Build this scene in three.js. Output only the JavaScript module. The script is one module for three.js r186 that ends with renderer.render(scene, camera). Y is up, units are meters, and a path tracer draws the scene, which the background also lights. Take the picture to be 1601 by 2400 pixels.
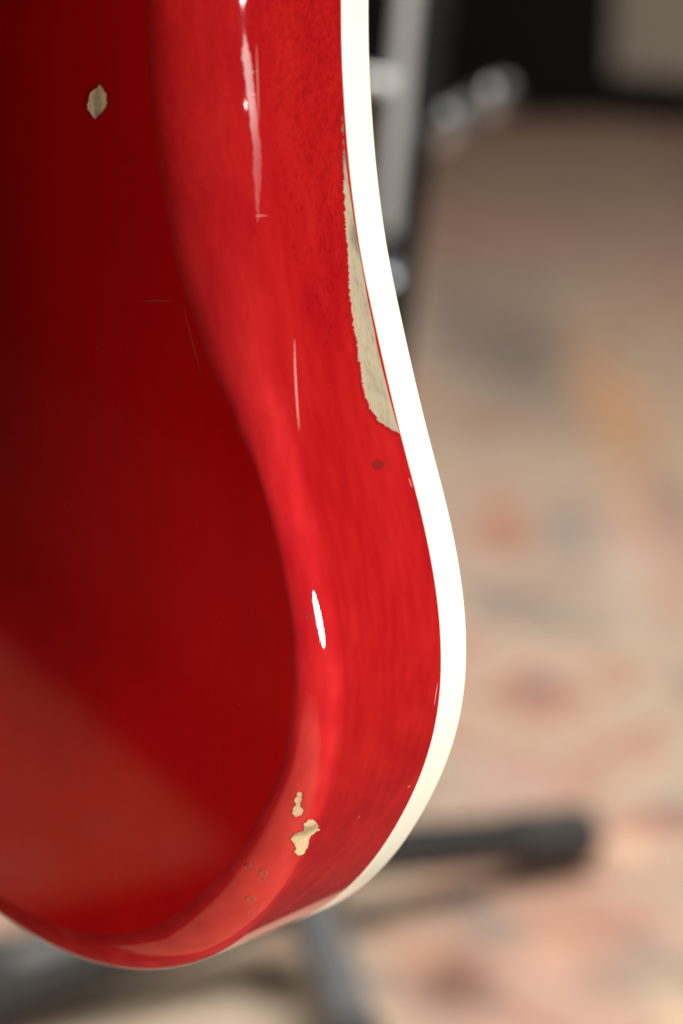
import * as THREE from 'three';
import { mergeGeometries } from 'three/addons/utils/BufferGeometryUtils.js';
import { RectAreaLightUniformsLib } from 'three/addons/lights/RectAreaLightUniformsLib.js';
import { ImprovedNoise } from 'three/addons/math/ImprovedNoise.js';
import { MeshBVH } from 'three-mesh-bvh';

// ---------------------------------------------------------------- camera, light, exposure
const W = 683, H = 1024;
const scene = new THREE.Scene();
const PITCH = 17 * Math.PI / 180, DIST = 0.6, EYE = 0.8, YAW = 45.5 * Math.PI / 180;
const MID = new THREE.Vector3(0, EYE - DIST * Math.sin(PITCH), 0);            // what the lens points at: the guitar's waist
const camera = new THREE.PerspectiveCamera(21.6, W / H, 0.05, 40);
camera.position.set(0, EYE, DIST * Math.cos(PITCH));
camera.lookAt(MID);
camera.updateMatrixWorld(); camera.updateProjectionMatrix();
camera.focus = 0.578;
camera.userData.fStop = 7.2;
const renderer = new THREE.WebGLRenderer({ antialias: true });
renderer.setSize(W, H);
renderer.toneMapping = THREE.LinearToneMapping;
renderer.toneMappingExposure = 1.12;
renderer.shadowMap.enabled = true;
RectAreaLightUniformsLib.init();
scene.background = new THREE.Color().setRGB(0.012, 0.011, 0.010);
function softbox(name, pos, target, w, h, color, intensity) {
  const l = new THREE.RectAreaLight(new THREE.Color().setRGB(...color), intensity, w, h);
  l.name = name; l.position.set(...pos); l.lookAt(...target); scene.add(l); return l;
}
// a globe diffuser right of the lens, a ceiling panel over the rugs, and an added spot whose bounce off the runner brightens the guitar
const key = new THREE.PointLight(new THREE.Color().setRGB(1, 0.98, 0.93), 2.1, 0, 2);
key.name = 'key_light'; key.position.set(0.44, 0.63, 0.61); key.castShadow = true; key.shadow.radius = 4.8; scene.add(key);
const spot = new THREE.SpotLight(new THREE.Color().setRGB(1, 0.94, 0.86), 9, 0, 0.31, 0.45, 2);
spot.name = 'added_fill_spot'; spot.position.set(-0.25, 2.4, 0.8); spot.target.position.set(-0.25, 0, 0.75); spot.castShadow = true; spot.shadow.radius = 3; scene.add(spot, spot.target);
softbox('ceiling_light', [0.55, 2.5, -0.9], [0.55, 0, -0.9], 2.2, 2.2, [1, 0.94, 0.86], 6.4);

// ---------------------------------------------------------------- helpers
const perlin = new ImprovedNoise();
let seed = 7;
const rnd = () => { seed = (seed * 1664525 + 1013904223) >>> 0; return seed / 4294967296; };
const noise = (x, y, z = 0.37) => perlin.noise(x, y, z);
const fbm = (x, y, o = 4) => { let s = 0, a = 0.5; for (let i = 0; i < o; i++) { s += a * noise(x, y, i * 3.1 + 0.4); x *= 2.03; y *= 2.03; a *= 0.5; } return s; };
const smooth = (a, b, x) => { const t = Math.min(1, Math.max(0, (x - a) / (b - a))); return t * t * (3 - 2 * t); };
const lerp = (a, b, t) => a + (b - a) * t;
function table(rows, x) {                                                      // piecewise smooth look-up
  if (x <= rows[0][0]) return rows[0][1];
  for (let i = 1; i < rows.length; i++) if (x <= rows[i][0]) return lerp(rows[i - 1][1], rows[i][1], smooth(rows[i - 1][0], rows[i][0], x));
  return rows[rows.length - 1][1];
}
function dataTexture(w, h, fn, srgb = true) {
  const d = new Uint8Array(w * h * 4);
  for (let y = 0; y < h; y++) for (let x = 0; x < w; x++) {
    const c = fn((x + 0.5) / w, (y + 0.5) / h), i = (y * w + x) * 4;
    for (let k = 0; k < 3; k++) { let v = Math.min(1, Math.max(0, c[k])); if (srgb) v = v <= 0.0031308 ? v * 12.92 : 1.055 * Math.pow(v, 1 / 2.4) - 0.055; d[i + k] = Math.round(v * 255); }
    d[i + 3] = 255;
  }
  const t = new THREE.DataTexture(d, w, h);
  t.magFilter = THREE.LinearFilter; t.minFilter = THREE.LinearFilter; t.wrapS = t.wrapT = THREE.ClampToEdgeWrapping;
  if (srgb) t.colorSpace = THREE.SRGBColorSpace;
  t.needsUpdate = true; return t;
}
const used = {};
function numbered(n) { const k = used[n] = (used[n] ?? -1) + 1; return k ? `${n}_${String(k).padStart(3, '0')}` : n; }
function thing(name, label, category, group) { const g = new THREE.Group(); g.name = numbered(name); g.userData = { label, category }; if (group) g.userData.group = group; scene.add(g); return g; }
function part(name, geo, mat, parent, label) { const m = new THREE.Mesh(geo, mat); m.name = name; m.castShadow = m.receiveShadow = true; if (label) m.userData.label = label; parent.add(m); return m; }
function pixelRay(px, py) {                                                    // a line of sight, for standing things on
  const v = new THREE.Vector3(px / 1601 * 2 - 1, 1 - py / 2400 * 2, 0.5).unproject(camera);
  return new THREE.Ray(camera.position.clone(), v.sub(camera.position).normalize());
}
const onFloor = (px, py, y = 0) => { const r = pixelRay(px, py); return r.at((y - r.origin.y) / r.direction.y, new THREE.Vector3()); };
const onDepth = (px, py, z) => { const r = pixelRay(px, py); return r.at((z - r.origin.z) / r.direction.z, new THREE.Vector3()); };
function tube(a, b, r0, r1 = r0, seg = 32) {                                   // a straight tube with softened ends
  const d = b.clone().sub(a), L = d.length(), e = Math.min(r0, r1) * 0.15;
  const g = new THREE.LatheGeometry([[0, 0], [r0 - e, 0], [r0, e], [r1, L - e], [r1 - e, L], [0, L]].map(p => new THREE.Vector2(...p)), seg);
  g.applyQuaternion(new THREE.Quaternion().setFromUnitVectors(new THREE.Vector3(0, 1, 0), d.normalize())); g.translate(a.x, a.y, a.z); return g;
}

// ---------------------------------------------------------------- floor and rugs
const floorMat = new THREE.MeshStandardMaterial({ roughness: 0.55, color: new THREE.Color().setRGB(0.022, 0.017, 0.013) });
{
  const g = new THREE.PlaneGeometry(24, 24); g.rotateX(-Math.PI / 2); g.translate(0, -0.012, -3);
  const f = part('floor', g, floorMat, scene); f.userData.kind = 'structure';
}
// a worn oriental rug: x from -0.85 to 0.78, z from -0.6 to -4.7
const RX0 = -0.85, RX1 = 0.78, RZ0 = -4.7, RZ1 = -0.6;
const blobs = [];                                                              // faded motifs: [centre px, size in m, colour]
const blob = (px, py, sx, sz, c, a = 0.8) => { const p = onFloor(px, py); blobs.push([p.x, p.z, sx, sz, c, a]); };
blob(1230, 830, 0.07, 0.30, [0.17, 0.155, 0.14]); blob(1440, 960, 0.045, 0.34, [0.62, 0.32, 0.16], 0.75); blob(1080, 760, 0.05, 0.3, [0.22, 0.20, 0.18], 0.6);
blob(1180, 1205, 0.02, 0.07, [0.50, 0.20, 0.12], 0.6); blob(1350, 1260, 0.03, 0.12, [0.26, 0.22, 0.21], 0.7); blob(1560, 1380, 0.02, 0.09, [0.48, 0.22, 0.15], 0.55);
blob(1460, 1330, 0.035, 0.10, [0.62, 0.48, 0.40], 0.6); blob(1240, 1370, 0.04, 0.05, [0.36, 0.24, 0.21], 0.5); blob(1560, 1180, 0.02, 0.2, [0.25, 0.20, 0.17], 0.5);
blob(1200, 1830, 0.06, 0.05, [0.55, 0.38, 0.33], 0.6); blob(1050, 2290, 0.028, 0.05, [0.13, 0.055, 0.045], 0.95); blob(1480, 1985, 0.02, 0.035, [0.75, 0.52, 0.38], 0.9);
blob(1520, 1930, 0.045, 0.022, [0.42, 0.14, 0.10], 0.7); blob(1430, 2290, 0.025, 0.03, [0.36, 0.24, 0.20], 0.6); blob(1280, 2230, 0.03, 0.04, [0.66, 0.40, 0.30], 0.6);
blob(990, 2240, 0.022, 0.03, [0.60, 0.36, 0.24], 0.6); blob(1120, 2070, 0.045, 0.018, [0.64, 0.42, 0.29], 0.7); blob(500, 2350, 0.07, 0.06, [0.55, 0.44, 0.33], 0.8);
blob(1170, 2180, 0.018, 0.03, [0.22, 0.21, 0.17], 0.6); blob(640, 2300, 0.022, 0.03, [0.07, 0.05, 0.035], 0.9); blob(1590, 2380, 0.02, 0.04, [0.72, 0.55, 0.38], 0.8);
blob(1560, 2070, 0.03, 0.03, [0.42, 0.38, 0.30], 0.5); blob(1360, 2120, 0.03, 0.03, [0.5, 0.33, 0.24], 0.5);
const rugTex = dataTexture(1024, 2048, (u, v) => {
  const x = lerp(RX0, RX1, u), z = lerp(RZ1, RZ0, v);
  const n1 = fbm(x * 5, z * 2.6, 4), n2 = fbm(x * 14 + 9, z * 9, 3), n3 = noise(x * 90, z * 90);
  let c = [0.50, 0.39, 0.30];
  const mix = (k, t) => { t = Math.min(1, Math.max(0, t)); c = c.map((q, i) => lerp(q, k[i], t)); };
  mix([0.54, 0.34, 0.27], smooth(-0.05, 0.3, n1)); mix([0.40, 0.33, 0.27], smooth(0.08, 0.35, -n1) * 0.8);
  // the woven design, mostly worn away: lozenges, stems and a border
  const wear = 0.6 + 0.6 * smooth(-0.2, 0.25, fbm(x * 3 + 4, z * 3, 3));
  const lz = Math.abs(((x * 3.1 + 40) % 1) - 0.5) + Math.abs(((z * 2.3 + 40) % 1) - 0.5);
  mix([0.40, 0.17, 0.12], (lz < 0.16 ? 0.55 : lz > 0.42 && lz < 0.47 ? 0.45 : 0) * wear);
  mix([0.22, 0.20, 0.19], smooth(0.18, 0.3, n2) * 0.6 * wear); mix([0.46, 0.21, 0.15], smooth(0.16, 0.28, -n2) * 0.45 * wear);
  const e = Math.min(x - RX0, RX1 - x, z - RZ0, RZ1 - z);
  if (e < 0.22) mix(e < 0.03 ? [0.30, 0.24, 0.19] : Math.sin(e * 120) > 0.6 ? [0.42, 0.32, 0.24] : [0.26, 0.12, 0.09], 0.75 * smooth(-0.9, -1.3, z));
  mix([0.46, 0.29, 0.22], smooth(-2.7, -3.6, z) * 0.7);  // far end browned: the dimmer light there is put into the colour
  for (const [bx, bz, sx, sz, k, a] of blobs) { const d = ((x - bx) / sx) ** 2 + ((z - bz) / sz) ** 2; if (d < 6) mix(k, a * Math.exp(-d * 0.9)); }
  const g = 1 + n3 * 0.18; return c.map(q => q * g);
});
function rugGeo(x0, x1, z0, z1) {                                              // a slab of pile with a rounded edge, uv over the top
  const s = new THREE.Shape([[x0, -z1], [x1, -z1], [x1, -z0], [x0, -z0]].map(p => new THREE.Vector2(...p)));
  const g = new THREE.ExtrudeGeometry(s, { depth: 0.006, bevelEnabled: true, bevelSize: 0.003, bevelThickness: 0.003, bevelSegments: 2 });
  g.rotateX(-Math.PI / 2); g.translate(0, -0.009, 0);
  const p = g.attributes.position, uv = g.attributes.uv;
  for (let i = 0; i < p.count; i++) uv.setXY(i, (p.getX(i) - x0) / (x1 - x0), (z1 - p.getZ(i)) / (z1 - z0));
  return g;
}
{
  const m = new THREE.MeshStandardMaterial({ map: rugTex, roughness: 1 });
  const r = thing('rug', 'large worn oriental rug with faded pink, beige and grey motifs, spread behind the guitar', 'rug');
  part('pile', rugGeo(RX0, RX1, RZ0, RZ1), m, r);
}
{ // the second rug, which shows only as a mirror image in the guitar's lacquer
  const r = thing('small_rug', 'small terracotta rug with dark banded border, mirrored in the lower left of the red lacquer', 'rug');
  const g = rugGeo(-1.7, 0, -2.2, 0.4);
  const t = dataTexture(512, 512, (u, v) => {
    const x = -1.7 * (1 - u), z = 0.4 - 2.6 * v, e = Math.min(-x, -z, x + 1.7, z + 2.2), n = fbm(x * 6, z * 6, 4), n2 = fbm(x * 13 + 5, z * 13, 3);
    let c = [0.74, 0.31, 0.19]; const mix = (k, t) => { c = c.map((q, i) => lerp(q, k[i], Math.min(1, Math.max(0, t)))); };
    mix([0.42, 0.20, 0.15], smooth(0, 0.3, n)); mix([0.70, 0.50, 0.36], smooth(0.05, 0.3, -n2) * 0.7);
    if (z > 0) c = z < 0.13 ? [0.03, 0.02, 0.018] : [0.16, 0.06, 0.045];
    return c;
  });
  part('pile', g, new THREE.MeshStandardMaterial({ map: t, roughness: 1 }), r);
  r.position.set(-1.27, 0, -0.03); r.rotation.y = -0.49;
}

{ // an added, unseen rug that gives the rounded edge its warm reflection
  const r = thing('added_runner_rug', 'added sandy runner out of view, there for the glow along the rounded lower edge', 'rug');
  const t = dataTexture(512, 512, (u, v) => { const x = u, z = v * 1.7, e = Math.min(u, 1 - u) * 1.15, n = fbm(x * 6, z * 6, 4), n2 = fbm(x * 15, z * 15 + 3, 3); const g = 1 + 0.35 * n + 0.25 * n2; const k = smooth(-0.1, 0.25, e) * g; return [0.60 * k, 0.37 * k, 0.23 * k]; });
  part('pile', rugGeo(-0.85, 0.3, -0.1, 1.6), new THREE.MeshStandardMaterial({ map: t, roughness: 1 }), r);
}
{ // an added dark sheet by the small rug, only there to darken the reflection
  const m = thing('added_dark_sheet', 'plain black sheet added out of view to give the dark reflected strip along the lower lacquer', 'mat');
  part('sheet', rugGeo(0, 0.9, 0, 0.42), new THREE.MeshStandardMaterial({ color: new THREE.Color().setRGB(0.012, 0.012, 0.013), roughness: 0.95 }), m);
  m.position.set(-1.55, 0.008, 0.19); m.rotation.y = 0.62;
}

// ---------------------------------------------------------------- the guitar body
// outline seen from the back, in mm: u to the right, v up
const OUT = [[9, 125], [8.8, 113.8], [8.9, 103.6], [9.4, 96], [10.7, 83.1], [12.8, 70.3], [15.1, 60.1], [18.3, 49.5], [22.9, 35.5], [27.6, 22.4], [32.0, 11.2], [35.6, 0.2], [38.1, -10.8], [39.1, -20.5], [38.8, -31.2],
  [36.9, -41], [33.3, -51.2], [27.7, -62.4], [20.1, -74.3], [11.1, -85], [-1.5, -96.2], [-15, -104.2], [-28.5, -109.5], [-42, -112.6], [-56, -113.8], [-68, -113.4], [-82, -111.6], [-100, -107], [-120, -98], [-140, -83], [-153, -62], [-160, -35], [-160, -8],
  [-154, 20], [-146, 50], [-141, 80], [-140, 110], [-144, 140], [-151, 170], [-154, 200], [-146, 228], [-122, 246], [-92, 250], [-62, 247], [-32, 252], [2, 258], [34, 250], [46, 228], [40, 200], [26, 172], [14, 147]];
const THICK = 46, BIND = 8.6;
const NS = 1400;
const outline = (() => {
  const c = new THREE.CatmullRomCurve3(OUT.map(p => new THREE.Vector3(p[0], p[1], 0)), true, 'centripetal');
  c.arcLengthDivisions = 4000;
  let P = c.getSpacedPoints(NS).slice(0, NS).map(p => [p.x, p.y]);
  const blur = (Q, s) => { const r = Math.ceil(s * 3), k = []; let t = 0; for (let i = -r; i <= r; i++) { const w = Math.exp(-i * i / (2 * s * s)); k.push(w); t += w; } return Q.map((_, i) => { let x = 0, y = 0; for (let j = -r; j <= r; j++) { const q = Q[(i + j + NS) % NS], w = k[j + r] / t; x += q[0] * w; y += q[1] * w; } return [x, y]; }); };
  const B = blur(P, 7), B2 = blur(B, 7);
  return B.map((p, i) => [2 * p[0] - B2[i][0], 2 * p[1] - B2[i][1]]);          // smoothed without shrinking
})();
const arc = [0]; for (let i = 1; i <= NS; i++) { const a = outline[i - 1], b = outline[i % NS]; arc.push(arc[i - 1] + Math.hypot(b[0] - a[0], b[1] - a[1])); }
const norm2 = outline.map((_, i) => { const a = outline[(i - 1 + NS) % NS], b = outline[(i + 1) % NS], l = Math.hypot(b[0] - a[0], b[1] - a[1]); return [-(b[1] - a[1]) / l, (b[0] - a[0]) / l]; });   // runs clockwise: outward is to the right of travel...
if (norm2[20][0] < 0) norm2.forEach(n => { n[0] *= -1; n[1] *= -1; });
const SMOOTHN = norm2;
// how far the edge is rounded over, inwards and down, along the outline (by height where it can be seen)
const R_IN = [[-115, 11], [-90, 11.5], [-60, 10], [-40, 8], [-18, 6.6], [0, 5.4], [12, 4.8], [24, 5], [36, 8], [50, 12.5], [70, 16], [90, 18], [120, 18.5]];
const R_DOWN = [[-115, 9], [-40, 8], [0, 7.5], [24, 8], [50, 12], [70, 16], [95, 22], [125, 27]];
// the profile of the rounded edge: slope angle from the side (0) to the back (90), with a soft crease at the back
const NP = 26, prof = (() => {
  const th = t => (t < 0.78 ? 66 * t / 0.78 : lerp(66, 90, smooth(0.70, 1, t) * 1.0 - smooth(0.70, 1, 0.78) * (1 - (t - 0.78) / 0.22))) * Math.PI / 180;
  const P = [[0, 0, th(0)]]; let x = 0, w = 0; const M = 2600;
  for (let i = 0; i < M; i++) { const a = th((i + 0.5) / M); x += Math.sin(a) / M; w += Math.cos(a) / M; if ((i + 1) % (M / NP) === 0) P.push([x, w, th((i + 1) / M)]); }
  return P.map(p => [p[0] / x, p[1] / w, p[2], x, w]);
})();
const ARC0 = -60, ARCL = 420, PROFL = 64;                                      // the stretch of edge that the wood texture covers, mm
const arcOf = i => { let a = arc[i]; return a > arc[NS] - 200 ? a - arc[NS] : a; };
function strip(rowsFn, rows, closed = true, i0 = 0, i1 = NS) {                 // sweep a row of points round the outline
  const pos = [], nor = [], uv = [], idx = [], n = i1 - i0;
  for (let k = 0; k <= n; k++) { const i = (i0 + k) % NS; for (const r of rowsFn(i)) { pos.push(r[0] / 1000, r[1] / 1000, r[2] / 1000); nor.push(r[3], r[4], r[5]); uv.push((k === n && closed ? arcOf(NS - 1) + 1 - ARC0 : arcOf(i) - ARC0) / ARCL, r[6] / PROFL); } }
  for (let k = 0; k < n; k++) for (let j = 0; j < rows - 1; j++) { const a = k * rows + j, b = a + rows; idx.push(a, a + 1, b, b, a + 1, b + 1); }
  const g = new THREE.BufferGeometry();
  g.setAttribute('position', new THREE.Float32BufferAttribute(pos, 3)); g.setAttribute('normal', new THREE.Float32BufferAttribute(nor, 3)); g.setAttribute('uv', new THREE.Float32BufferAttribute(uv, 2)); g.setIndex(idx);
  return g;
}
function orient(g) {                                                           // faces wound to agree with their normals
  const p = g.attributes.position, n = g.attributes.normal, ix = g.index.array; const A = new THREE.Vector3(), B = new THREE.Vector3(), C = new THREE.Vector3(), N = new THREE.Vector3();
  for (let i = 0; i < ix.length; i += 3) { A.fromBufferAttribute(p, ix[i]); B.fromBufferAttribute(p, ix[i + 1]); C.fromBufferAttribute(p, ix[i + 2]); N.fromBufferAttribute(n, ix[i]); if (B.sub(A).cross(C.sub(A)).dot(N) < 0) { const t = ix[i + 1]; ix[i + 1] = ix[i + 2]; ix[i + 2] = t; } }
  return g;
}
const sideRow = i => {
  const [u, v] = outline[i], [nx, ny] = SMOOTHN[i], rin = table(R_IN, v), rd = table(R_DOWN, v), out = [];
  const flat = THICK - rd - BIND;
  for (let j = 0; j < 9; j++) { const w = BIND + 0.15 + (flat - 0.15) * j / 9; out.push([u, v, w, nx, ny, 0, w - BIND]); }
  for (const [x, w, a, X, Wt] of prof) {
    const no = Math.cos(a) * rd / Wt, nz = Math.sin(a) * rin / X, l = Math.hypot(no, nz);
    out.push([u - nx * rin * x, v - ny * rin * x, THICK - rd + rd * w, nx * no / l, ny * no / l, nz / l, flat + (rd * 0.6 + rin * 0.6) * (x + w) * 0.6]);
  }
  return out;
};
const bindRow = i => {
  const [u, v] = outline[i], [nx, ny] = SMOOTHN[i], out = [], r = 1.4, e = 0.12, f = 0.35;
  const add = (ins, w, a) => out.push([u - nx * ins, v - ny * ins, w, nx * Math.cos(a), ny * Math.cos(a), Math.sin(a), w]);
  add(-e + f + 0.4, BIND, Math.PI / 2);
  for (let k = 0; k <= 4; k++) { const a = Math.PI / 2 * (1 - k / 4); add(-e + f * (1 - Math.cos(a)), BIND - f + f * Math.sin(a), a); }
  for (let k = 1; k < 4; k++) add(-e, lerp(BIND - f, r, k / 4), 0);
  for (let k = 0; k <= 8; k++) { const a = -Math.PI / 2 * k / 8; add(-e + r * (1 - Math.cos(a)), r + r * Math.sin(a), a); }
  add(5.5, 0, -Math.PI / 2);
  return out;
};
function cap(w, inset, up) {                                                   // flat back or front plate within the outline
  const s = new THREE.Shape(outline.map(([u, v], i) => { const d = inset(v); return new THREE.Vector2((u - SMOOTHN[i][0] * d) / 1000, (v - SMOOTHN[i][1] * d) / 1000); }));
  const g = new THREE.ShapeGeometry(s); g.translate(0, 0, w / 1000);
  const n = g.attributes.normal; for (let i = 0; i < n.count; i++) n.setXYZ(i, 0, 0, up);
  const p = g.attributes.position, uv = g.attributes.uv; for (let i = 0; i < p.count; i++) uv.setXY(i, p.getX(i) / 0.3 + 0.7, p.getY(i) / 0.3 + 0.5);
  return orient(g);
}
const RED = [0.365, 0.0075, 0.0090];
// stained wood of the edge: soft figure, streaks, and open pores near the waist
const SW = 2048, SH = 512, poreMap = new Float32Array(SW * SH);
for (let k = 0; k < 15000; k++) {
  const a = rnd() * 330, d = rnd() * 34, keep = smooth(160, 70, a) * smooth(24, 10, d + 3 * rnd());
  const q = rnd(), len = 0.35 + rnd() * 0.8, r = 0.10 + rnd() * 0.10, tilt = 0.25 + (rnd() - 0.5) * 0.5; if (q > keep) continue;
  const n = Math.ceil(len / 0.1);
  for (let s = 0; s <= n; s++) {
    const ca = a + (s / n - 0.5) * len, cd = d + (s / n - 0.5) * len * tilt, px = ca / ARCL * SW, py = cd / PROFL * SH, rx = r / ARCL * SW, ry = r / PROFL * SH;
    for (let y = Math.floor(py - 3 * ry); y <= py + 3 * ry; y++) for (let x = Math.floor(px - 3 * rx); x <= px + 3 * rx; x++) { if (x < 0 || y < 0 || x >= SW || y >= SH) continue; const e = ((x - px) / rx) ** 2 + ((y - py) / ry) ** 2; const i = y * SW + x; poreMap[i] = Math.max(poreMap[i], Math.exp(-e)); }
  }
}
const poreAt = (u, v) => { const x = Math.min(SW - 1, Math.floor(u * SW)), y = Math.min(SH - 1, Math.floor(v * SH)); return poreMap[y * SW + x]; };
const sideTex = dataTexture(SW, SH, (u, v) => {
  const a = u * ARCL, d = v * PROFL, top = smooth(190, 60, a);
  const low = smooth(185, 235, a), f = lerp(fbm(a * 0.035, d * 0.09, 3), fbm(a * 0.075 + d * 0.05, d * 0.035 - a * 0.02, 3), low) * 0.9 + noise(a * 0.05 + d * 0.5, d * 0.35 - a * 0.12) * 0.28 * (1 - top * 0.4) + noise(a * 0.5, d * 1.5) * 0.16 * (0.25 + top) + noise(a * 1.2, d * 2.4) * 0.12 * (0.2 + top);
  const streak = noise(a * 0.16 - d * 0.30, 7.7) * smooth(215, 270, a) * 0.4;
  const k = 1 + 0.34 * f + 0.4 * streak * 0.7, p = poreAt(u, v);
  const g = k * (1 - 0.24 * p), t0 = lerp(20, 28, smooth(20, 150, a)), edgeTint = smooth(t0, t0 + 4, d) * smooth(80, 170, a);   // lighter and more orange on the lower rounded edge
  return [RED[0] * g * (1 + 0.45 * edgeTint), RED[1] * g * g * (1 + 0.5 * f) * (1 + 1.2 * edgeTint), RED[2] * g * g * (1 + 1.2 * edgeTint)];
});
const sideBump = dataTexture(SW, SH, (u, v) => {
  const a = u * ARCL, d = v * PROFL, top = smooth(200, 70, a);
  const h = 0.72 + 0.16 * top * noise(a * 0.9, d * 1.1) * smooth(32, 20, d) + 0.10 * noise(a * 0.30, d * 0.35) + 0.03 * noise(a * 1.1, d * 1.2) - 0.55 * poreAt(u, v) * top;
  return [h, h, h];
}, false);
// base red of the back: darker in the upper middle, brighter towards edge and bottom
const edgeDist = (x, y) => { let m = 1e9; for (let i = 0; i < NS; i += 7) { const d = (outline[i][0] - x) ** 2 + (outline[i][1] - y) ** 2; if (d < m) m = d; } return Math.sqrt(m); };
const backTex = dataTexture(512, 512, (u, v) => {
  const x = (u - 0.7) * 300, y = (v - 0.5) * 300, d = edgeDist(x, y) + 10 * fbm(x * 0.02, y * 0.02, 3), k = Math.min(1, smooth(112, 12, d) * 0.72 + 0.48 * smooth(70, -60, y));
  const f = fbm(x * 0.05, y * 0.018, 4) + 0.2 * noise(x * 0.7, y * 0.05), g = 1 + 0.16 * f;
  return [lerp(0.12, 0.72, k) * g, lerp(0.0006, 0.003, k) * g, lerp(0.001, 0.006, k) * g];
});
const lacquer = { roughness: 0.8, specularIntensity: 0, clearcoat: 1, clearcoatRoughness: 0.035, ior: 1.5 };
const sideMat = new THREE.MeshPhysicalMaterial({ ...lacquer, map: sideTex, bumpMap: sideBump, bumpScale: 0.00012 });
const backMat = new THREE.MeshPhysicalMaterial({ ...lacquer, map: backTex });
const bindMat = new THREE.MeshPhysicalMaterial({ color: new THREE.Color().setRGB(0.90, 0.88, 0.75), roughness: 0.35, clearcoat: 0.6, clearcoatRoughness: 0.1 });
const frontMat = new THREE.MeshPhysicalMaterial({ ...lacquer, color: new THREE.Color().setRGB(...RED) });

const guitar = thing('electric_guitar', 'glossy cherry red electric guitar body seen from behind, chipped lacquer and cream binding', 'electric guitar');
guitar.position.set(MID.x, MID.y, MID.z); guitar.rotation.y = -YAW;
const sideGeo = strip(sideRow, 9 + prof.length);
{ // true normals of the swept edge (the rounding widens towards the waist, which tips them)
  const R = 9 + prof.length, p = sideGeo.attributes.position, n = sideGeo.attributes.normal, P = (k, j) => new THREE.Vector3().fromBufferAttribute(p, ((k % NS + NS) % NS) * R + j);
  for (let k = 0; k <= NS; k++) for (let j = 9; j < R - 1; j++) {
    const a = P(k + 2, j).sub(P(k - 2, j)), b = P(k, Math.min(R - 1, j + 1)).sub(P(k, j - 1)), c = a.cross(b).normalize(), i = k * R + j;
    if (c.x * n.getX(i) + c.y * n.getY(i) + c.z * n.getZ(i) < 0) c.negate();
    n.setXYZ(i, c.x, c.y, c.z);
  }
  orient(sideGeo);
}
const side = part('side', sideGeo, sideMat, guitar, 'bright red glossy edge with open wood pores');
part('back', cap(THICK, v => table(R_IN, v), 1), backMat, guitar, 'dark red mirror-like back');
part('front', cap(0.4, () => 5.4, -1), frontMat, guitar);
part('binding', orient(strip(bindRow, bindRow(0).length)), bindMat, guitar, 'smooth cream plastic binding');
guitar.updateMatrixWorld(true);

// ---------------------------------------------------------------- wear: bare wood, lifted lacquer, scratches, dents
const hit = (() => {                                                           // where a line of sight meets the lacquer, in the guitar's own frame
  const body = mergeGeometries([sideGeo, guitar.children[1].geometry].map(g => { const c = g.clone(); return c; }));
  const bvh = new MeshBVH(body), inv = guitar.matrixWorld.clone().invert(), P = body.attributes.position, Nn = body.attributes.normal, UV = body.attributes.uv, ix = body.index;
  const nSide = sideGeo.attributes.position.count;
  return (px, py) => {
    const r = pixelRay(px, py).applyMatrix4(inv), h = bvh.raycastFirst(r, THREE.DoubleSide); if (!h) return null;
    const { a, b, c } = h.face, tri = [a, b, c].map(i => new THREE.Vector3().fromBufferAttribute(P, i));
    const bc = THREE.Triangle.getBarycoord(h.point, ...tri, new THREE.Vector3());
    const n = new THREE.Vector3(), uv = new THREE.Vector2();
    [a, b, c].forEach((i, k) => { const w = bc.getComponent(k); n.addScaledVector(new THREE.Vector3().fromBufferAttribute(Nn, i), w); uv.addScaledVector(new THREE.Vector2().fromBufferAttribute(UV, i), w); });
    return { p: h.point.clone(), n: n.normalize(), uv, side: a < nSide };
  };
})();
function sheet(rows, cols, at) {                                               // a grid of surface points: at(i, j) -> [px, py, lift in mm]
  const pos = [], nor = [], uv = [], idx = []; 
  for (let i = 0; i < rows; i++) for (let j = 0; j < cols; j++) { const [x, y, l] = at(i, j), h = hit(x, y); if (!h) throw new Error(`no lacquer at ${x} ${y}`); h.p.addScaledVector(h.n, l / 1000); pos.push(h.p.x, h.p.y, h.p.z); nor.push(h.n.x, h.n.y, h.n.z); uv.push(h.uv.x, h.uv.y); }
  for (let i = 0; i < rows - 1; i++) for (let j = 0; j < cols - 1; j++) { const a = i * cols + j, b = a + cols; idx.push(a, b, a + 1, b, b + 1, a + 1); }
  const g = new THREE.BufferGeometry(); g.setAttribute('position', new THREE.Float32BufferAttribute(pos, 3)); g.setAttribute('normal', new THREE.Float32BufferAttribute(nor, 3)); g.setAttribute('uv', new THREE.Float32BufferAttribute(uv, 2)); g.setIndex(idx);
  return orient(g);
}
const jag = (y, k, amp) => amp * (noise(y * 0.05, k) * 1.0 + noise(y * 0.16, k + 5) * 0.9 + noise(y * 0.37, k + 9) * 0.8 + noise(y * 0.83, k + 14) * 0.6);
const woodTex = (base, sc) => dataTexture(512, 512, (u, v) => { const f = fbm(u * 60 * sc, v * 26 * sc, 4), l = noise(u * 40 * sc, v * 10), s = noise(u * 300 * sc, v * 120 * sc); const g = 1 + 0.35 * f + 0.12 * s - 0.55 * smooth(0.2, 0.6, l) - 0.25 * smooth(0.1, 0.5, s); return base.map((q, i) => q * (g - i * 0.04 * f)); });
const woodBump = dataTexture(512, 512, (u, v) => { const f = 0.6 + 0.7 * fbm(u * 130, v * 60, 4); return [f, f, f]; }, false);
const woodMat = new THREE.MeshStandardMaterial({ map: woodTex([0.38, 0.315, 0.21], 1), bumpMap: woodBump, bumpScale: 0.0010, roughness: 0.95 });
const chipMat = new THREE.MeshStandardMaterial({ map: woodTex([0.66, 0.51, 0.30], 2), bumpMap: woodBump, bumpScale: 0.0003, roughness: 0.9 });
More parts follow.
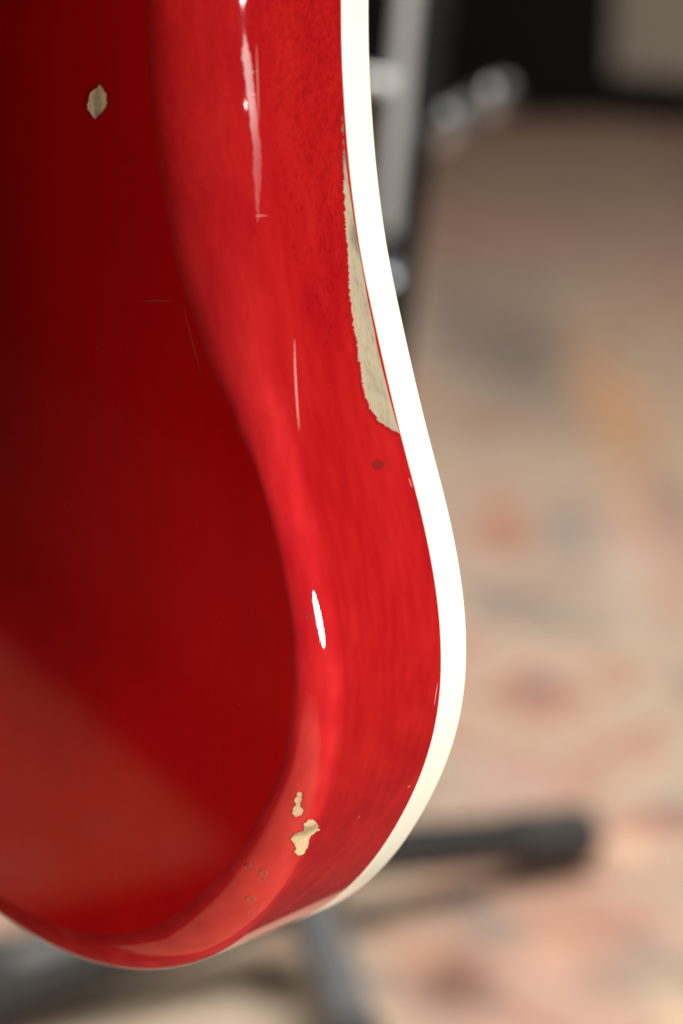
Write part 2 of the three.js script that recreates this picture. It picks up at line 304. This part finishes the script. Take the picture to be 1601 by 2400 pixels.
const paleChipMat = new THREE.MeshStandardMaterial({ map: woodTex([0.97, 0.82, 0.56], 2), bumpMap: woodBump, bumpScale: 0.0002, roughness: 0.9 });
const lipMat = new THREE.MeshPhysicalMaterial({ ...lacquer, color: new THREE.Color().setRGB(RED[0] * 0.9, RED[1], RED[2]) });
function chip(rows, mat, amp, k, label, lip = 0.22, reach = 7, rightLip = true) {              // rows: [y, left, right] in photograph pixels
  const y0 = rows[0][0], y1 = rows[rows.length - 1][0], n = Math.max(14, Math.round((y1 - y0) / 1.6)), m = 7;
  const L = rows.map(r => [r[0], r[1]]), R = rows.map(r => [r[0], r[2]]);
  const lin = (T, y) => { for (let i = 1; i < T.length; i++) if (y <= T[i][0]) return lerp(T[i - 1][1], T[i][1], (y - T[i - 1][0]) / (T[i][0] - T[i - 1][0])); return T[T.length - 1][1]; };
  const yy = i => lerp(y0, y1, i / (n - 1)), env = y => Math.min(1, (y - y0) / 7, (y1 - y) / 7);
  const lx = y => lin(L, y) + jag(y, k, amp) * env(y), rx = y => lin(R, y) + (rightLip ? jag(y, k + 20, amp) * env(y) : 0);
  const patch = part('bare_wood_patch', sheet(n, m, (i, j) => { const y = yy(i), a = lx(y), b = Math.max(rx(y), a + 0.5); return [lerp(a, b, j / (m - 1)), y, 0.05]; }), mat, guitar, label);
  const cx = y => (lx(y) + rx(y)) / 2, geos = [];
  const ridge = [[0, 0.03], [0.6, lip], [2.2, lip * 0.95], [reach, 0.01]];
  geos.push(sheet(n, 4, (i, j) => [lx(yy(i)) - ridge[j][0], yy(i), ridge[j][1]]));
  if (rightLip) geos.push(sheet(n, 4, (i, j) => [rx(yy(i)) + ridge[j][0], yy(i), ridge[j][1]]));
  part('lacquer_edge', mergeGeometries(geos), lipMat, patch);
}
chip([[270, 800, 803], [330, 801.5, 806], [420, 804, 815], [510, 808, 828], [600, 813, 844], [700, 818, 861], [775, 828, 877], [800, 833, 881], [870, 842, 897], [930, 854, 912], [960, 868, 920], [985, 882, 927], [1000, 903, 932], [1016, 934, 937]], woodMat, 3.6, 1.3, 'long tan bare wood patch beside the binding', 0.38, 7, false);
chip([[199, 233, 236], [206, 228, 241], [214, 217, 247], [222, 211, 251], [240, 207, 251], [252, 206, 248], [262, 209, 241], [272, 217, 232], [279, 222, 224]], paleChipMat, 2.4, 3.1, 'small leaf-shaped bare spot high on the back', 0.12, 4);
chip([[1857, 697, 708], [1868, 694, 708], [1876, 692, 705], [1884, 696, 706], [1894, 690, 708], [1902, 686, 710], [1910, 690, 705], [1905 + 9, 691, 695]], chipMat, 4, 5.2, 'small jagged bare spot on the rounded edge', 0.14, 4);
chip([[1921, 722, 735], [1930, 716, 745], [1938, 712, 748], [1946, 711, 744], [1954, 690, 735], [1960, 685, 727], [1970, 685, 721], [1980, 691, 722], [1990, 695, 720], [1999, 693, 716], [2004, 697, 705]], chipMat, 4.5, 7.9, 'two-lobed bare spot low on the rounded edge', 0.16, 4);
const scratchMat = new THREE.MeshPhysicalMaterial({ color: new THREE.Color().setRGB(0.72, 0.30, 0.27), roughness: 0.6 });
const faintMat = new THREE.MeshPhysicalMaterial({ color: new THREE.Color().setRGB(0.50, 0.07, 0.05), roughness: 0.5 });
function scratch(pts, width, mat, label) {
  const c = new THREE.CatmullRomCurve3(pts.map(p => new THREE.Vector3(p[0], p[1], 0))), n = 40;
  part('scratch', sheet(n, 3, (i, j) => { const t = i / (n - 1), p = c.getPoint(t), d = c.getTangent(t), w = width * Math.pow(Math.sin(Math.PI * Math.min(0.98, Math.max(0.02, t))), 0.6) * (j - 1) / 2; return [p.x - d.y * w, p.y + d.x * w, j === 1 ? 0.035 : 0.012]; }), mat, guitar, label);
}
scratch([[690, 795], [692, 870], [696, 940], [701, 1008]], 3.2, scratchMat, 'pale upright scratch on the edge');
scratch([[427, 706], [440, 760], [456, 820], [472, 882]], 1.8, faintMat, 'faint long scratch on the back');
scratch([[328, 707], [370, 705], [412, 703]], 1.8, faintMat, 'faint level scratch on the back');
scratch([[583, 169], [601, 168]], 1.4, scratchMat); scratch([[581, 221], [603, 221]], 1.4, scratchMat); scratch([[598, 506], [625, 505]], 1.6, scratchMat);
scratch([[601, 100], [604, 190], [607, 280]], 1.4, scratchMat);
{ // a strip along the rounded edge where the gloss has been rubbed dull
  const m = sideMat.clone(); m.clearcoatRoughness = 0.36; m.bumpScale = 0.00005;
  const y0 = 70, y1 = 520, n = 60;
  part('worn_streak', sheet(n, 6, (i, j) => { const y = lerp(y0, y1, i / (n - 1)), x = lerp(570, 604, smooth(0, 420, y)) + jag(y, 3.3, 1.4), w = 9 * Math.min(1, (y - y0) / 60, (y1 - y) / 110) + jag(y, 8.8, 1); return [x + (j / 5 - 0.5) * 2 * Math.max(w, 0.6), y, 0.012]; }), m, guitar, 'dull worn streak on the rounded edge');
}
const darkDentMat = new THREE.MeshPhysicalMaterial({ ...lacquer, color: new THREE.Color().setRGB(0.22, 0.012, 0.012) });
const dentMat = new THREE.MeshPhysicalMaterial({ ...lacquer, color: new THREE.Color().setRGB(0.42, 0.05, 0.04) });  // paler red paints in the glints on the dent rims
for (const [x, y] of [[460, 1226], [521, 1444], [326, 1942], [373, 1990], [150, 1180], [560, 1650], [240, 820], [640, 1500]]) scratch([[x, y], [x + 2 + 3 * rnd(), y + 3 + 3 * rnd()]], 1.6, faintMat);   // dust
scratch([[1018, 1655], [1022, 1625], [1026, 1600]], 1.4, scratchMat); scratch([[958, 1120], [966, 1143]], 1.5, scratchMat); scratch([[838, 1920], [845, 1910]], 1.6, faintMat); scratch([[955, 1846], [963, 1840]], 1.5, scratchMat);
// dents: little rings of pushed-up lacquer
function dent(px, py, rx, ry, mat = dentMat, rot = 0) {
  const prof = [[0, -0.0], [0.45, 0.02], [0.8, 0.16], [1, 0.2], [1.25, 0.1], [1.6, 0.005]];
  part('dent', sheet(prof.length, 25, (i, j) => { const a = j / 24 * Math.PI * 2 + rot, r = prof[i][0] * (1 + 0.14 * noise(Math.cos(a) * 2 + px, Math.sin(a) * 2)); return [px + Math.cos(a) * rx * r, py + Math.sin(a) * ry * r, prof[i][1] * 0.6 + 0.015]; }), mat, guitar).geometry.computeVertexNormals();
}
dent(886, 1089, 9, 7.5, darkDentMat); dent(617, 2046, 8, 5); dent(587, 2107, 9, 6); dent(580, 2028, 5, 3); dent(721, 1445, 4, 4, lipMat); dent(585, 2137, 5, 3); dent(620, 2062, 4, 3);

// ---------------------------------------------------------------- the stand behind the guitar
const blackMetal = new THREE.MeshPhysicalMaterial({ color: new THREE.Color().setRGB(0.030, 0.031, 0.032), roughness: 0.4, clearcoat: 0.3, clearcoatRoughness: 0.3 });
const greyMetal = new THREE.MeshStandardMaterial({ color: new THREE.Color().setRGB(0.80, 0.83, 0.86), metalness: 0.2, roughness: 0.4 });
const poleMetal = new THREE.MeshStandardMaterial({ color: new THREE.Color().setRGB(0.010, 0.011, 0.011), roughness: 0.7 });
const darkMetal = new THREE.MeshStandardMaterial({ color: new THREE.Color().setRGB(0.19, 0.195, 0.21), metalness: 0.3, roughness: 0.4 });
const chrome = new THREE.MeshStandardMaterial({ color: new THREE.Color().setRGB(0.42, 0.45, 0.48), metalness: 0.9, roughness: 0.25 });
const rubber = new THREE.MeshStandardMaterial({ color: new THREE.Color().setRGB(0.05, 0.05, 0.05), roughness: 0.85 });
{
  const s = thing('guitar_stand', 'black and silver tripod stand on the rug right behind the guitar', 'stand');
  const Z = -1.12, foot = onDepth(712, 2080, Z), top = onDepth(992, -260, Z - 0.02);
  part('pole', tube(foot.clone().add(new THREE.Vector3(0.006, 0, 0)), top.clone().add(new THREE.Vector3(0.006, 0, 0)), 0.0205), poleMetal, s);
  part('highlight_rod', tube(onDepth(905, 545, Z + 0.03), onDepth(978, -260, Z + 0.03), 0.0062), greyMetal, s, 'pale silver rod standing in for the bright reflection along the pole');  // pale rod added as the reflection stripe of the black pole
  part('collar', tube(onDepth(838, 188, Z + 0.03), onDepth(955, 200, Z + 0.03), 0.0055), greyMetal, s);
  part('knob', tube(onDepth(905, 640, Z + 0.03), onDepth(915, 637, Z + 0.045), 0.0085, 0.007), chrome, s);
  const c0 = onDepth(975, 330, Z), c1 = onDepth(1190, 215, Z - 0.05);
  part('clamp_arm', tube(c0, c1, 0.012), blackMetal, s);
  part('wing_knob', tube(onDepth(1020, 320, Z + 0.02), onDepth(1075, 270, Z + 0.03), 0.0115, 0.010), chrome, s);
  part('wing_knob', tube(onDepth(1130, 250, Z), onDepth(1170, 215, Z + 0.01), 0.0105, 0.009), chrome, s);
  const legs = [[[700, 2010], [1345, 1958], 0.0175, blackMetal], [[705, 2060], [880, 2560], 0.0150, darkMetal], [[640, 2080], [-160, 2360], 0.026, blackMetal]];
  for (const [a, b, r, m] of legs) {
    const A = onFloor(a[0], a[1], 0.06), B = onFloor(b[0], b[1], 0.025), d = B.clone().sub(A).normalize();
    const leg = part('leg', tube(A, B, r), m, s);
    part('rubber_foot', tube(B.clone().addScaledVector(d, -0.055), B.clone().addScaledVector(d, 0.012), r + 0.003), rubber, leg);
  }
  part('hub', tube(foot.clone().add(new THREE.Vector3(0, -0.05, 0)), foot.clone().add(new THREE.Vector3(0, 0.06, 0)), 0.024), blackMetal, s);
}
// ---------------------------------------------------------------- the amplifier in the dark at the back
{
  const a = thing('guitar_amplifier', 'black amplifier cabinet with greyish cloth grille, in the dark at far back', 'amplifier');
  const p0 = onFloor(960, 235), p1 = onFloor(1660, 300), len = 1.6, d = p1.clone().sub(p0).setY(0).normalize(), ang = Math.atan2(-d.z, d.x);
  const black = new THREE.MeshStandardMaterial({ color: new THREE.Color().setRGB(0.003, 0.003, 0.003), roughness: 0.9 });
  const cloth = new THREE.MeshStandardMaterial({ color: new THREE.Color().setRGB(0.48, 0.42, 0.35), roughness: 1 });
  const box = (x0, x1, y0, y1, z0, z1, b = 0.012) => { const sh = new THREE.Shape([[x0 + b, y0 + b], [x1 - b, y0 + b], [x1 - b, y1 - b], [x0 + b, y1 - b]].map(q => new THREE.Vector2(...q))); const g = new THREE.ExtrudeGeometry(sh, { depth: z1 - z0 - 2 * b, bevelSize: b, bevelThickness: b, bevelSegments: 3 }); g.translate(0, 0, z0 + b); return g; };
  part('cabinet', box(-0.5, len, 0, 0.8, -0.5, 0), black, a);
  part('grille_cloth', box(0.47, len - 0.06, 0.09, 0.7, 0.001, 0.02, 0.006), cloth, a, 'grey-brown cloth grille');
  a.position.copy(p0); a.rotation.y = ang;
}
renderer.render(scene, camera);
